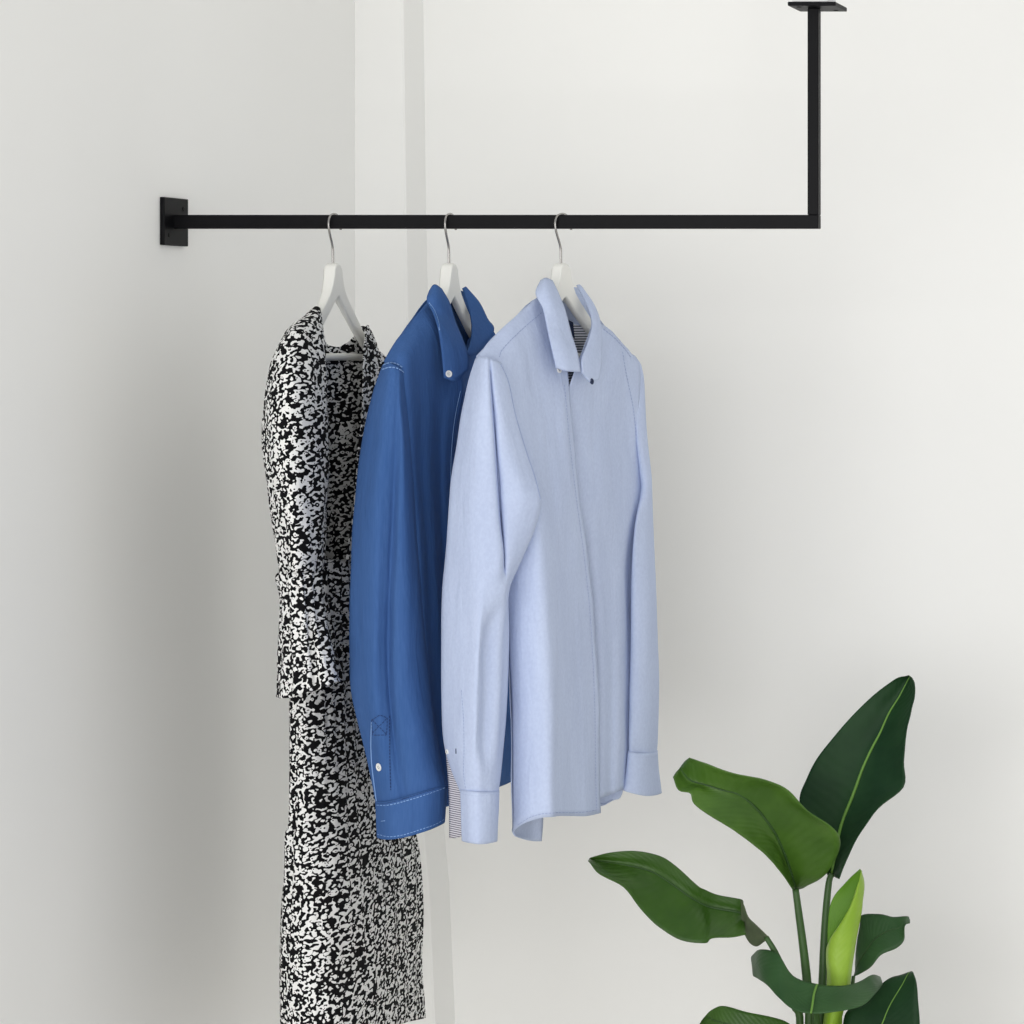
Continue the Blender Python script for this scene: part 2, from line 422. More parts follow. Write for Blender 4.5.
# ------------------------------------------------------------------ hangers
def hanger(hx, phi, label, dz=0.0):
    """wooden hanger with a trouser bar; hx = pixel column of its hook on the rail"""
    x0 = (hx - CX)/F*D0
    a = Vector((math.sin(phi), math.cos(phi), 0)); n = Vector((math.cos(phi), -math.sin(phi), 0))
    o = Vector((x0, 0, CZ+dz))
    root = thing('clothes_hanger', (x0, 0, ZR+HB), label, 'hanger', 'white hangers on the rail')
    def W(s, w, z): return o + a*(s/1000) + n*(w/1000) + Vector((0, 0, z/1000))
    top = [(0, 94), (6, 93), (11, 88), (13, 78), (18, 64), (25, 52), (40, 37), (58, 21), (85, -3), (113, -23), (138, -39), (160, -52), (172, -60)]
    bot = [(0, 43), (3, 41), (8, 37), (13, 33), (20, 27), (28, 19), (42, 7), (57, -6), (78, -22), (102, -40), (124, -54), (146, -66), (160, -70)]
    th = [18, 18, 17.5, 17, 16, 14.5, 13, 12, 11, 10.5, 10, 9.5, 7]
    vs, fs = [], []
    st = [(-s, z1, b, zb, t) for (s, z1), (b, zb), t in reversed(list(zip(top, bot, th))[1:])] + [(s, z1, b, zb, t) for (s, z1), (b, zb), t in zip(top, bot, th)]
    K = 12
    for s, z1, b, zb, t in st:
        sb = b if s >= 0 else -b
        c = Vector(((s+sb)/2, (z1+zb)/2)); hv = Vector(((s-sb)/2, (z1-zb)/2))
        r = 3.5
        for (u, w) in ((1, -t/2+r), (1-0.25*r/hv.length*2, -t/2+1), (1-r*1.2/hv.length, -t/2), (-1+r*1.2/hv.length, -t/2), (-1+.5*r/hv.length, -t/2+1), (-1, -t/2+r),
                       (-1, t/2-r), (-1+.5*r/hv.length, t/2-1), (-1+r*1.2/hv.length, t/2), (1-r*1.2/hv.length, t/2), (1-.5*r/hv.length, t/2-1), (1, t/2-r)):
            # curved forward like a coat hanger
            if u < 0 and w < 0: w *= 0.1        # the underside is chamfered towards the back
            vs.append(W(c.x+hv.x*u, w + (9-t/2)*0.8, c.y+hv.y*u))
    for i in range(len(st)-1):
        for k in range(K):
            k2 = (k+1) % K; fs.append((i*K+k, i*K+k2, (i+1)*K+k2, (i+1)*K+k))
    fs.append(tuple(range(K))); fs.append(tuple((len(st)-1)*K+k for k in range(K)))
    hb = link_mesh('hanger_body', vs, fs, M['white'], root)
    wn = hb.modifiers.new('even_faces', 'WEIGHTED_NORMAL'); wn.weight = 90
    hk = [(0, 90), (0, 104), (-0.5, 114), (-4, 123), (-9, 132), (-13, 141), (-14.5, 150), (-12, 157.8), (-6, 162.6), (4, 164.7), (13, 163.4), (20, 158.5), (24, 152), (25.5, 147), (25.5, 142)]
    tube_path('hook', [W(s, 0, z+1.7*min(1, max(0, (z-100)/40))) for s, z in hk], 0.0017, M['chrome'], root, 10, 5)
    tube_path('trouser_bar', [W(s, 0.00014*s*s, -44 - 0.0002*s*s) for s in (-111, -80, -50, -20, 0, 20, 50, 80, 111)], 0.0055, M['white'], root, 12, 4)
    return root

hanger(333, 0.0, 'white wooden hanger holding the black and white dress, leftmost on the rail')
hanger(449, 0.0, 'white wooden hanger holding the denim shirt, middle of the rail')
hanger(561, 0.245, 'white wooden hanger holding the pale blue shirt, rightmost on the rail')

def base_of(px, py, Y):
    v = P(px, py, Y); return v

# ------------------------------------------------------------------ pale blue shirt
BV.clear()
sh = thing('shirt', P(575, 820, -20), 'pale blue oxford button-down shirt with striped inner yoke, hanging rightmost on the rail', 'shirt', 'shirts on the rail')
mo = M['oxford']; WR = (0.0022, 22, 9)
near = [
 [(479,355,-212),(491,339,-178),(509,322,-140),(524,309,-104),(534,300,-80),(541,295,-62),(548,293,-50),(554,295,-42)],
 [(481,364,-218),(499,354,-190),(515,350,-160),(528,344,-126),(538,341,-100),(548,339,-76),(556,338,-58),(563,338,-46)],
 [(486,385,-206),(503,384,-198),(518,383,-168),(530,382,-136),(541,381,-110),(551,380,-88),(560,380,-68),(568,380,-50)],
 [(496,438,-196),(513,438,-194),(526,438,-172),(537,438,-140),(547,438,-114),(556,438,-92),(565,438,-72),(573,438,-30)],
 [(500,500,-186),(520,500,-190),(538,500,-178),(546,500,-150),(553,500,-122),(562,500,-98),(571,500,-66),(580,500,-26)],
 [(504,560,-180),(520,560,-188),(537,560,-190),(548,560,-172),(555,560,-136),(565,560,-90),(576,560,-50),(588,560,-4)],
 [(508,620,-178),(521,620,-190),(537,620,-194),(549,620,-182),(557,620,-144),(569,620,-90),(581,620,-44),(594,620,6)],
 [(511,700,-178),(523,700,-192),(538,700,-197),(551,700,-188),(558,700,-152),(571,700,-94),(585,700,-44),(598,700,10)],
 [(513,770,-178),(525,770,-193),(540,770,-198),(552,770,-190),(559,770,-156),(572,770,-96),(586,770,-46),(599,770,10)],
 [(512,818,-176),(525,819,-192),(541,818,-198),(553,817,-190),(560,816,-158),(573,816,-128),(587,816,-100),(600,812,-56)]]
near[-1] = [(512,832,-176),(525,823,-194),(541,818,-198),(553,817,-190),(560,816,-158),(573,816,-98),(587,816,-48),(600,813,10)]
fnear = sheet('front_panel', near, mo, sh, wr=WR, seed=1)
far = [
 [(594,322,25),(602,324,50),(611,331,85),(620,341,118),(629,351,156),(638,362,200)],
 [(577,365,-36),(590,362,0),(604,360,60),(616,362,94),(628,367,138),(640,375,190)],
 [(566,398,-42),(582,400,-4),(600,400,60),(614,400,106),(627,402,150),(639,405,188)],
 [(568,440,-18),(586,440,14),(603,440,62),(618,440,118),(630,440,162),(641,440,190)],
 [(575,500,-10),(591,500,20),(607,500,60),(622,500,116),(634,500,156),(642,500,180)],
 [(582,560,16),(596,560,32),(608,560,70),(619,560,102),(628,560,142),(634,560,160)],
 [(588,620,26),(600,620,40),(610,620,72),(619,620,94),(627,620,132),(632,620,150)],
 [(592,700,30),(602,700,42),(610,700,72),(619,700,90),(626,700,126),(631,700,146)],
 [(593,760,30),(603,760,42),(610,760,72),(618,760,88),(625,760,124),(629,760,144)],
 [(594,799,30),(603,797,42),(610,795,72),(617,792,86),(624,788,122),(628,783,142)]]
ffar = sheet('front_panel', far, mo, sh, wr=WR, seed=2)
back = [
 [(477,356,-214),(510,323,-130),(545,295,-20),(588,308,75),(614,337,130),(638,361,208)],
 [(484,385,-205),(505,383,-90),(540,372,50),(578,368,130),(612,376,190),(640,390,205)],
 [(497,450,-190),(508,450,-80),(540,450,50),(578,450,130),(612,450,196),(641,450,192)],
 [(504,560,-178),(516,560,-70),(543,560,40),(578,560,120),(612,560,180),(634,560,162)],
 [(509,680,-176),(519,680,-80),(544,680,20),(580,680,110),(612,680,165),(631,680,148)],
 [(512,790,-176),(522,790,-95),(545,790,10),(580,790,95),(606,790,140),(624,786,146)],
 [(513,826,-174),(522,816,-100),(545,806,0),(580,806,85),(602,806,128),(612,800,140)]]
sheet('back_panel', back, mo, sh, wr=WR, seed=3)
sheet('shirt_tail', [[(512,829,-160),(520,823,-140),(530,812,-110),(543,808,-90)],[(513,833,-158),(521,831,-120),(531,826,-80),(543,822,-60)],[(515,836,-156),(523,839,-112),(532,841,-66),(541.5,841,-44)]], mo, sh, 4, 4)
ns = [
 [(475,359.5,-208),(478,356,-222),(483,357,-232),(487,357,-236),(490,358,-232),(493,360,-230),(497,361,-222),(501,363,-206)],
 [(468,382,-208),(474,380,-228),(482,379,-244),(488,379,-246),(491,380,-236),(494,380,-240),(501,380,-228),(508,380,-204)],
 [(461,417,-210),(468,417,-234),(479,417,-252),(490,417,-252),(494,417,-236),(498,417,-244),(507,417,-232),(516,417,-200)],
 [(456,453,-212),(464,453,-238),(477,453,-258),(492,453,-254),(496.5,453,-236),(501,453,-246),(514,453,-234),(527,453,-196)],
 [(452,480,-213),(461,480,-240),(476,480,-260),(494,480,-256),(498.5,480,-236),(504,480,-248),(521,480,-238),(536,480,-198)],
 [(450,500,-214),(459,500,-241),(475,500,-262),(495,500,-257),(500,500,-236),(505,500,-249),(525,500,-240),(541,500,-204)],
 [(448,526,-214),(457,526,-242),(475,526,-263),(497,526,-258),(501.5,526,-236),(506,526,-248),(520,526,-238),(535,526,-206)],
 [(445.5,560,-215),(456,560,-243),(475,560,-264),(499,560,-258),(504,560,-237),(507,560,-244),(514,560,-234),(521,560,-208)],
 [(443,592,-216),(455,592,-244),(477,592,-267),(490,592,-262),(503,592,-248),(506,592,-238),(507.5,592,-226),(508.5,592,-206)],
 [(442,635,-216),(454,635,-245),(476,635,-269),(481.5,635,-265),(486,635,-247),(500,635,-236),(505,635,-220),(508.5,635,-198)],
 [(442,690,-216),(454,690,-246),(473.5,690,-270),(479,690,-265),(484,690,-247),(498,690,-236),(503,690,-220),(507,690,-198)],
 [(444.5,742,-216),(454,742,-246),(472,742,-269),(477.5,742,-265),(483,742,-249),(495,742,-238),(500,742,-222),(504,742,-200)],
 [(452,772,-222),(459,772,-246),(469,772,-262),(478,772,-264),(486,772,-252),(493,772,-238),(498,772,-224),(501,772,-204)],
 [(460,791,-232),(464,791,-248),(470,791,-258),(478,791,-259),(485,791,-250),(491,791,-240),(496,791,-226),(498,791,-208)],
 [(462,797,-231),(465,797,-246),(470.5,797,-256),(478,797,-257),(484.5,797,-248),(490.5,797,-238),(495,797,-224),(497,797,-206)]]
nsl = sheet('sleeve', tube_rows(ns, [40,60,80,85,85,85,85,80,75,75,72,66,60,56,50]), mo, sh, 5, 5, True, wr=(0.0012, 24, 9), seed=4)
cuff = [
 [(461,789.5,-240),(464,790,-252),(470,791,-261),(478,792,-262),(485,792,-253),(491,792,-243),(496,791,-228),(498.5,790,-208)],
 [(461.5,808,-240),(465,809,-253),(471,809,-262),(478,809,-263),(485,809,-255),(491,809,-243),(495.5,809,-229),(498,808,-208)],
 [(462,826,-240),(465.5,827,-253),(471,827,-263),(478,828,-264),(485,828,-256),(490.5,828,-244),(495,827,-230),(497,826,-208)],
 [(462.5,840,-240),(466,842,-253),(471,843,-263),(478,844,-264),(484,844,-256),(490,843,-244),(494.5,842,-230),(496.5,840.5,-208)]]
cf = sheet('cuff', tube_rows(cuff, 52), mo, sh, 5, 5, True, thick=0.0022)
ic = sheet('cuff_lining', [[(446,752,-212),(452,755,-222),(458,758,-228)],[(448,775,-212),(454,776,-222),(462,778,-230)],[(449,790,-212),(456,790,-222),(464,790,-232)],[(449.5,815,-212),(456,815,-222),(464,815,-233)],[(449.5,838,-212),(456,838,-222),(463,836,-232)]], M['cuffstripe'], sh, 4, 4)
ic['label'] = 'grey striped inside of the open cuff'
fs_ = [
 [(624,351,184),(629,353,188),(635,356,192),(641,365,205)],
 [(630,376,186),(635,376,188),(640,377,194),(644,380,210)],
 [(634,410,182),(638,410,184),(642,410,192),(645.5,410,210)],
 [(637,445,180),(641,445,180),(644,445,188),(647.5,445,208)],
 [(640,472,176),(644,472,172),(648,472,180),(650.5,472,204)],
 [(641,492,172),(645,492,166),(649,492,176),(651.5,492,202)],
 [(635,525,142),(641,525,150),(648,525,172),(652.5,525,220)],
 [(632,575,132),(640,575,136),(649,575,160),(655,575,212)],
 [(631,640,128),(640,640,128),(650,640,154),(657.5,640,210)],
 [(630,700,128),(639,700,128),(650,700,154),(658.5,700,210)],
 [(629,738,128),(638,738,130),(649,738,156),(657.5,738,208)],
 [(629,752,130),(638,752,136),(648,752,158),(656.5,752,204)],
 [(629,759,132),(638,760,138),(648,760,160),(656,759,204)]]
fsl = sheet('sleeve', tube_rows(fs_, 60), mo, sh, 5, 5, True, wr=(0.001, 24, 9), seed=5)
fc = sheet('cuff', tube_rows([
 [(628.5,751,129),(638,753,131),(648,753,155),(657,751,205)],
 [(627,768,127),(637,770,128),(648,770,153),(658,768,206)],
 [(625,783,126),(636,785,126),(649,786,152),(660,784,208)],
 [(623,790,124),(635,794,124),(649,796,151),(661,793,210)]], 60), mo, sh, 5, 5, True, thick=0.0022)
# neck
sheet('yoke_lining', [[(556,292,36),(566,297,66),(579,305,86),(594,322,110)],[(560,315,32),(569,318,66),(582,325,90),(595,338,110)],[(566,345,20),(573,345,60),(583,350,88),(594,360,104)],[(568,385,10),(575,385,52),(584,388,80),(594,392,98)]], M['stripe'], sh, 5, 5)['label'] = 'striped inside of the yoke'
sheet('collar_stand', [[(553,286,24),(564,292,55),(577.5,287.5,74),(593,306,92)],[(555,299,20),(564,305,54),(578,315,74),(594,331,92)]], mo, sh, 5, 4)
lc = [
 [(541,281,-52),(546,278.5,-58),(552,281,-50)],
 [(536,294,-84),(547,291,-84),(559,296,-56)],
 [(543,309,-100),(553,307,-90),(565,312,-58)],
 [(547,326,-98),(558,328,-82),(571,335,-52)],
 [(551,345,-106),(563,348,-92),(577,354,-62)],
 [(556,368,-106),(567,371,-96),(580,372,-68)]]
col = sheet('collar', lc, mo, sh, 6, 6, thick=0.003)
rc = [
 [(577,285,26),(579,285,30),(582,288,36)],
 [(586,302,28),(590,302,38),(594,306,46)],
 [(592,322,12),(596,320,26),(600,324,40)],
 [(588,341,-22),(595,342,-4),(601,346,22)],
 [(582,358,-56),(591,361,-34),(601,364,-4)],
 [(582,372,-64),(590,382,-46),(598,380,-22)]]
sheet('collar', rc, mo, sh, 6, 6, thick=0.003)
lb = sheet('neck_label', [[(567.5,320,50),(570,321,53),(573,322.5,56)],[(570.5,337,46),(572,337,49),(574.5,338.5,52)]], M['navy'], sh, 3, 3)
lb['label'] = 'small navy woven label'
button(558.5, 369.5, 0.0052, sh); button(591, 381.5, 0.0045, sh, M['navy']); 
for py in (438, 505, 575, 645, 715): pass
# seams
stitches('stitching', [(541,313),(528,324),(514,337),(502,350),(499,357)], M['oxthread'], sh, 0.0005)
stitches('stitching', [(500,364),(508,382),(515,415),(526,452),(535,479),(540,499)], M['oxthread'], sh, 0.0005, False)
stitches('stitching', [(603,329),(614,338),(624,349),(630,357)], M['oxthread'], sh, 0.0005)
stitches('stitching', [(622,352),(626,375),(633,410),(637,450),(640,480)], M['oxthread'], sh, 0.0005)
stitches('stitching', [(564,385),(569,440),(576,500),(584,560),(590,620),(594,700),(595,770),(596,808)], M['oxthread'], sh, 0.0004)
stitches('stitching', [(518,825),(530,817.5),(541,814),(553,813),(565,812.5),(580,812.5),(596,810)], M['oxthread'], sh, 0.0004)
stitches('stitching', [(462,793.5),(470,795),(480,795.5),(490,795),(497,794)], M['oxthread'], sh, 0.0004)
stitches('stitching', [(630,756),(640,757),(650,757),(656,756)], M['oxthread'], sh, 0.0004)
stitches('stitching', [(543,305),(549,325),(553,344),(558,364),(566,368.5),(576,370)], M['oxthread'], sh, 0.0004)
stitches('stitching', [(600,330),(599.5,350),(598,372),(591,380),(584,373)], M['oxthread'], sh, 0.0004)
stitches('stitching', [(462,690),(464,720),(464.5,750),(464,772),(466,788)], M['oxthread'], sh, 0.0004)
stitches('buttonhole', [(456.5,748.5),(456.6,753.5)], M['navy'], sh, 0.0009, False)
button(448, 751.5, 0.0036, sh)

# ------------------------------------------------------------------ denim shirt
BV.clear()
dn = thing('denim_shirt', P(450, 810, -60), 'mid blue denim shirt with pale stitching hanging between the dress and the pale shirt', 'shirt', 'shirts on the rail')
md_ = M['denim']
dnear = [
 [(384,362,-190),(394,344,-172),(411,322,-122),(420,311,-96),(428,301,-68),(434,297,-50),(440,297,-42)],
 [(390,368,-200),(402,360,-196),(415,348,-162),(425,340,-132),(434,335,-108),(444,333,-84),(452,335,-66)],
 [(396,385,-196),(407,384,-194),(420,384,-158),(430,384,-134),(440,384,-106),(452,384,-82),(463,388,-58)],
 [(402,430,-186),(411,430,-188),(421,430,-156),(430,430,-136),(438,430,-104),(447,430,-88),(457,430,-62)],
 [(406,480,-180),(414,480,-182),(422,480,-154),(430,480,-138),(438,480,-104),(446,480,-90),(454,480,-62)],
 [(412,560,-176),(420,560,-178),(427,560,-154),(435,560,-134),(443,560,-102),(451,560,-86),(458,560,-60)],
 [(420,680,-174),(427,680,-176),(434,680,-152),(443,680,-132),(452,680,-100),(461,680,-84),(469,680,-58)],
 [(423,760,-172),(430,760,-174),(438,760,-150),(447,760,-130),(457,760,-98),(466,760,-82),(475,760,-58)],
 [(425,815,-170),(432,812,-172),(440,809,-150),(449,806,-130),(459,802,-98),(468,799,-82),(478,797,-58)]]
sheet('front_panel', dnear, md_, dn, wr=(0.0018, 24, 7), seed=11)
dfar = [
 [(468,340,25),(480,330,75),(492,338,130),(504,356,200)],
 [(458,386,-46),(474,384,40),(490,384,130),(505,386,206)],
 [(450,430,-46),(468,430,40),(488,430,130),(507,430,206)],
 [(447,480,-46),(468,480,40),(489,480,130),(509,480,206)],
 [(451,600,-46),(472,600,40),(492,600,126),(512,600,204)],
 [(460,700,-46),(478,700,40),(496,700,126),(513,700,200)],
 [(466,797,-46),(482,793,40),(498,787.5,126),(513,781,200)]]
sheet('front_panel', dfar, md_, dn, wr=(0.0016, 24, 7), seed=12)
dback = [
 [(384,361,-188),(411,320,-112),(432,296,-30),(466,292,70),(486,318,130),(505,354,204)],
 [(398,392,-190),(412,390,-60),(436,385,40),(464,385,120),(490,385,190),(506,388,210)],
 [(406,480,-178),(416,480,-60),(438,480,30),(464,480,110),(490,480,190),(509,480,208)],
 [(418,640,-174),(428,640,-60),(448,640,30),(472,640,110),(495,640,180),(512,640,204)],
 [(425,806,-170),(434,803,-70),(450,800,20),(472,794,100),(494,787,170),(512,780,200)]]
sheet('back_panel', dback, md_, dn, wr=(0.0016, 24, 7), seed=13)
dsl = [
 [(383,366,-184),(386,363,-202),(390,363,-212),(394,365,-214),(397,366,-212),(400,368,-210),(402,370,-204),(404,372,-192)],
 [(372,397,-186),(378,396,-212),(386,396,-228),(393,396,-228),(397,397,-226),(400,397,-224),(403,398,-214),(406,398,-190)],
 [(364,432,-188),(372,432,-216),(382,432,-234),(391,432,-234),(396,432,-230),(402,432,-232),(406,432,-216),(409,432,-188)],
 [(357,480,-190),(366,480,-219),(377,480,-238),(388,480,-234),(395,480,-228),(402,480,-236),(408,480,-220),(412.5,480,-186)],
 [(352.5,530,-190),(362,530,-220),(375,530,-239),(387,530,-232),(393,530,-226),(400,530,-238),(409,530,-222),(416,530,-184)],
 [(350.5,580,-190),(361,580,-220),(374,580,-239),(385,580,-231),(391,580,-225),(398,580,-239),(410,580,-223),(420,580,-182)],
 [(349.5,640,-190),(360,640,-220),(373,640,-239),(383,640,-231),(389,640,-224),(396,640,-239),(411,640,-224),(425,640,-180)],
 [(351.5,690,-192),(361,690,-220),(374,690,-239),(384,690,-232),(390,690,-225),(398,690,-239),(415,690,-224),(430,690,-180)],
 [(360.5,730,-196),(368,730,-222),(379,730,-239),(388,730,-235),(394,730,-229),(402,730,-239),(420,730,-226),(435.5,730,-182)],
 [(369,765,-200),(375,765,-222),(384,765,-237),(392,765,-236),(398,765,-231),(407,765,-238),(425,765,-226),(441,765,-184)],
 [(376,802,-206),(381,802,-224),(389,801,-236),(397,799,-237),(404,797,-233),(412,795,-236),(430,790,-224),(446,785,-188)],
 [(377,807,-205),(381.5,808,-222),(389,807,-234),(397,805,-235),(404,803,-231),(412,801,-234),(430,796,-222),(445.5,790,-186)]]
sheet('sleeve', tube_rows(dsl, [30,50,64,70,74,76,76,76,74,70,64,58]), md_, dn, 5, 5, True, wr=(0.0016, 26, 9), seed=14)
dcf = [
 [(376.5,800,-208),(381,801.5,-227),(389,801,-239),(397,799.5,-241),(404,797.5,-238),(412,795,-239),(430,789.5,-227),(446,784,-188)],
 [(377,814,-208),(381.5,815,-228),(389,815,-241),(397,814,-243),(405,812,-242),(413,809,-240),(430,804,-228),(445.5,797,-188)],
 [(377.5,827,-208),(382,829,-228),(389.5,828.5,-241),(398,827.5,-244),(405.5,826,-243),(413,823,-240),(430,818,-228),(444.8,811,-188)],
 [(378,836.5,-208),(382.5,839,-228),(390,839.5,-241),(398,838.5,-244),(406,837,-243),(413.5,835,-240),(430,829.5,-228),(444,822,-188)]]
sheet('cuff', tube_rows(dcf, 62), md_, dn, 5, 5, True, thick=0.0028)
dfs = [
 [(492,346,190),(498,350,180),(503,356,200)],
 [(494,430,196),(501,430,182),(508,430,206)],
 [(496,560,196),(503,560,178),(511,560,204)],
 [(498,700,194),(505,700,176),(512.5,700,200)],
 [(499,745,194),(505,745,178),(512,744,200)]]
sheet('sleeve', tube_rows(dfs, 55), md_, dn, 5, 5, True, seed=15)
sheet('cuff', tube_rows([[(498.5,744,193),(505,746,176),(512.5,743,201)],[(499,772,193),(505,774,176),(513,770,201)]], 55), md_, dn, 5, 5, True, thick=0.0025)
sheet('collar', [
 [(430,291,-76),(434.5,285,-76),(441,289,-62)],
 [(427,301,-100),(437,298,-92),(449,303,-60)],
 [(433,312,-102),(443,314,-86),(455,322,-52)],
 [(438,326,-116),(448,332,-98),(462,339,-64)],
 [(441,345,-122),(452,350,-106),(467,354,-72)],
 [(444,378,-124),(456,381,-108),(468,369,-76)]], md_, dn, 6, 6, thick=0.003)
sheet('collar', [
 [(463,288,48),(465,287,56),(467,289,62)],
 [(469,309,40),(474,304,56),(479,303,70)],
 [(472,325,22),(479,320,48),(487,319,70)],
 [(471,340,0),(481,335,34),(493.5,331,62)],
 [(466,355,-34),(471,356,-16),(478,352,20)]], md_, dn, 6, 6, thick=0.003)
sheet('yoke_lining', [[(444,296,10),(453,296,50),(463,303,80),(475,320,110)],[(450,330,6),(457,330,50),(466,334,80),(475,342,100)],[(455,385,-6),(461,385,44),(468,386,70),(476,386,92)]], md_, dn, 5, 5)
sheet('collar_stand', [[(442,291,6),(453,294,36),(462,301,58),(473,317,80)],[(444,304,4),(453,306,35),(463,315,58),(473,331,80)]], md_, dn, 5, 4)
TH = M['denimthread']
stitches('stitching', [(384,365),(390,363),(397,364),(403,368)], TH, dn, 0.0010)
stitches('stitching', [(383,369.5),(390,367.5),(397,368.5),(403.5,372.5)], TH, dn, 0.0010)
stitches('stitching', [(429,303),(434,311),(438,323),(439.5,336)], TH, dn, 0.0010, False)
stitches('stitching', [(460,391),(455.5,412),(452.5,432),(450.5,460),(450,490)], TH, dn, 0.0005, False)
stitches('stitching', [(377.5,805),(389,805),(404,801.5),(420,796.5),(434,791.5),(445,787.5)], TH, dn, 0.0010)
stitches('stitching', [(378,834),(390,836.5),(404,834.5),(420,829.5),(434,824.5),(443,819.5)], TH, dn, 0.0010)
stitches('stitching', [(377,803),(384,803.5),(400,800),(420,793.5),(434,789)], M['darkthread'], dn, 0.0009, False)
stitches('stitching', [(372,722),(371.5,745),(372.5,766),(375.5,790),(377,801)], TH, dn, 0.0010, False)
stitches('stitching', [(389,716),(389.5,740),(390,765),(391,790)], M['darkthread'], dn, 0.0008)
for a in ([(372,720),(380,715),(387,718),(386.5,735),(373,735),(372,720)], [(373,733),(386,719)], [(373,720),(386,734)]):
    stitches('stitching', a, M['darkthread'], dn, 0.0006, True, straight=True)
stitches('stitching', [(446,805),(452,802),(458,799)], TH, dn, 0.0004)
button(379.5, 767, 0.0056, dn)
button(448.3, 374, 0.0050, dn)
stitches('buttonhole', [(382,821),(386,820.5)], TH, dn, 0.001, False)

# ------------------------------------------------------------------ dress
BV.clear()
dr = thing('dress', P(350, 1010, 0), 'long black and white blossom print dress with ruffled sleeves, hanging leftmost on the rail', 'dress')
mp_ = M['print']
dsv = [
 [(312,310,-46),(314,308,-56),(316,307,-60),(318,307,-60),(320,308,-56),(321,311,-46)],
 [(300,320,-96),(304,316,-110),(311,315,-110),(316,316,-102),(320,318,-88),(322.5,322,-66)],
 [(284,337,-170),(290,331,-190),(300,329,-184),(310,330,-158),(318,332,-130),(324,336,-100)],
 [(272,363,-196),(280,357,-224),(292,353,-226),(306,352,-200),(318,354,-160),(326,358,-120)],
 [(264,400,-204),(273,398,-238),(288,396,-248),(304,396,-226),(318,397,-184),(327,400,-140)],
 [(262.5,440,-206),(272,440,-242),(287,440,-254),(303,440,-236),(318,440,-194),(328,440,-150)],
 [(268,490,-204),(277,490,-238),(290,490,-250),(304,490,-234),(318,490,-196),(328,490,-152)],
 [(275,535,-200),(282,535,-230),(293,535,-244),(306,535,-230),(317,535,-198),(326,535,-154)],
 [(280,573,-196),(286,573,-222),(295,573,-236),(306,573,-224),(316,573,-196),(323,573,-158)]]
sv_ = sheet('sleeve', tube_rows(dsv, [24,40,60,76,84,84,80,76,70]), mp_, dr, 6, 6, True, wr=(0.0028, 45, 16), seed=21)
ruf = [
 [(279,574,-196),(286,572,-223),(295,573,-238),(306,573,-226),(316,573,-198),(323.5,572,-158)],
 [(277,579,-197),(285,580,-227),(295,580,-242),(307,580,-228),(317,580,-200),(325,579,-158)],
 [(281,600,-198),(288,601,-228),(298,602,-241),(309,602,-224),(318,602,-194),(325,600,-154)],
 [(279.5,640,-200),(288,641,-236),(300,642,-246),(313,641,-232),(324,640,-224),(332,637,-154)],
 [(278,676,-202),(288,677,-242),(302,677,-250),(317,673,-238),(330,668,-232),(338,667,-154)],
 [(276.5,697,-203),(287,698,-246),(302,694,-252),(318,690,-242),(333,683,-235),(342,681,-154)]]
sheet('ruffle', tube_rows(ruf, [70,74,80,90,96,100]), mp_, dr, 8, 6, True, wr=(0.0025, 40, 12), seed=22, pleat=(0.003, 11))
# bodice: back seen through the neckline, straps and lower body
bk = [
 [(318,326,-40),(325,342,-6),(336,347,30),(346,343.5,56),(355,335,86),(363,326,112),(370,330,150)],
 [(318,350,-60),(325,358,-8),(337,364,30),(347,366,58),(357,366,88),(367,364,120),(383,362,185)],
 [(316,400,-80),(324,402,-10),(337,404,28),(349,405,58),(361,405,92),(373,405,128),(388,405,190)],
 [(312,480,-100),(321,480,-20),(335,480,26),(349,480,58),(363,480,94),(376,480,130),(390,480,190)],
 [(308,560,-110),(319,560,-30),(334,560,22),(349,560,54),(364,560,90),(378,560,126),(391,560,186)],
 [(300,640,-120),(314,640,-40),(332,640,20),(350,640,56),(367,640,90),(381,640,124),(394,640,184)]]
sheet('bodice_back', bk, mp_, dr, 6, 6, wr=(0.003, 45, 14), seed=23)
sheet('bodice_front', [
 [(366,326,62),(367,325,70),(368,326,78),(370,330,92)],
 [(364,345,40),(369,345,66),(375,346,96),(379,353,120)],
 [(363,362,34),(370,362,64),(378,364,98),(386,368,140)],
 [(362,400,14),(371,400,52),(380,400,92),(389,400,150)],
 [(356,480,-20),(368,480,30),(380,480,80),(391,480,150)],
 [(346,560,-60),(362,560,10),(378,560,70),(392,560,150)]], mp_, dr, 6, 6, wr=(0.0025, 45, 14), seed=24)
dsf = [
 [(376,352,150),(381,352,138),(387,358,172)],
 [(382,400,178),(389,400,160),(396,402,200)],
 [(384,480,186),(391,480,166),(398,480,206)],
 [(386,600,186),(393,600,166),(400,600,206)],
 [(387,640,186),(394,642,166),(402,640,206)]]
sheet('sleeve', tube_rows(dsf, 60), mp_, dr, 6, 6, True, wr=(0.002, 45, 14), seed=25)
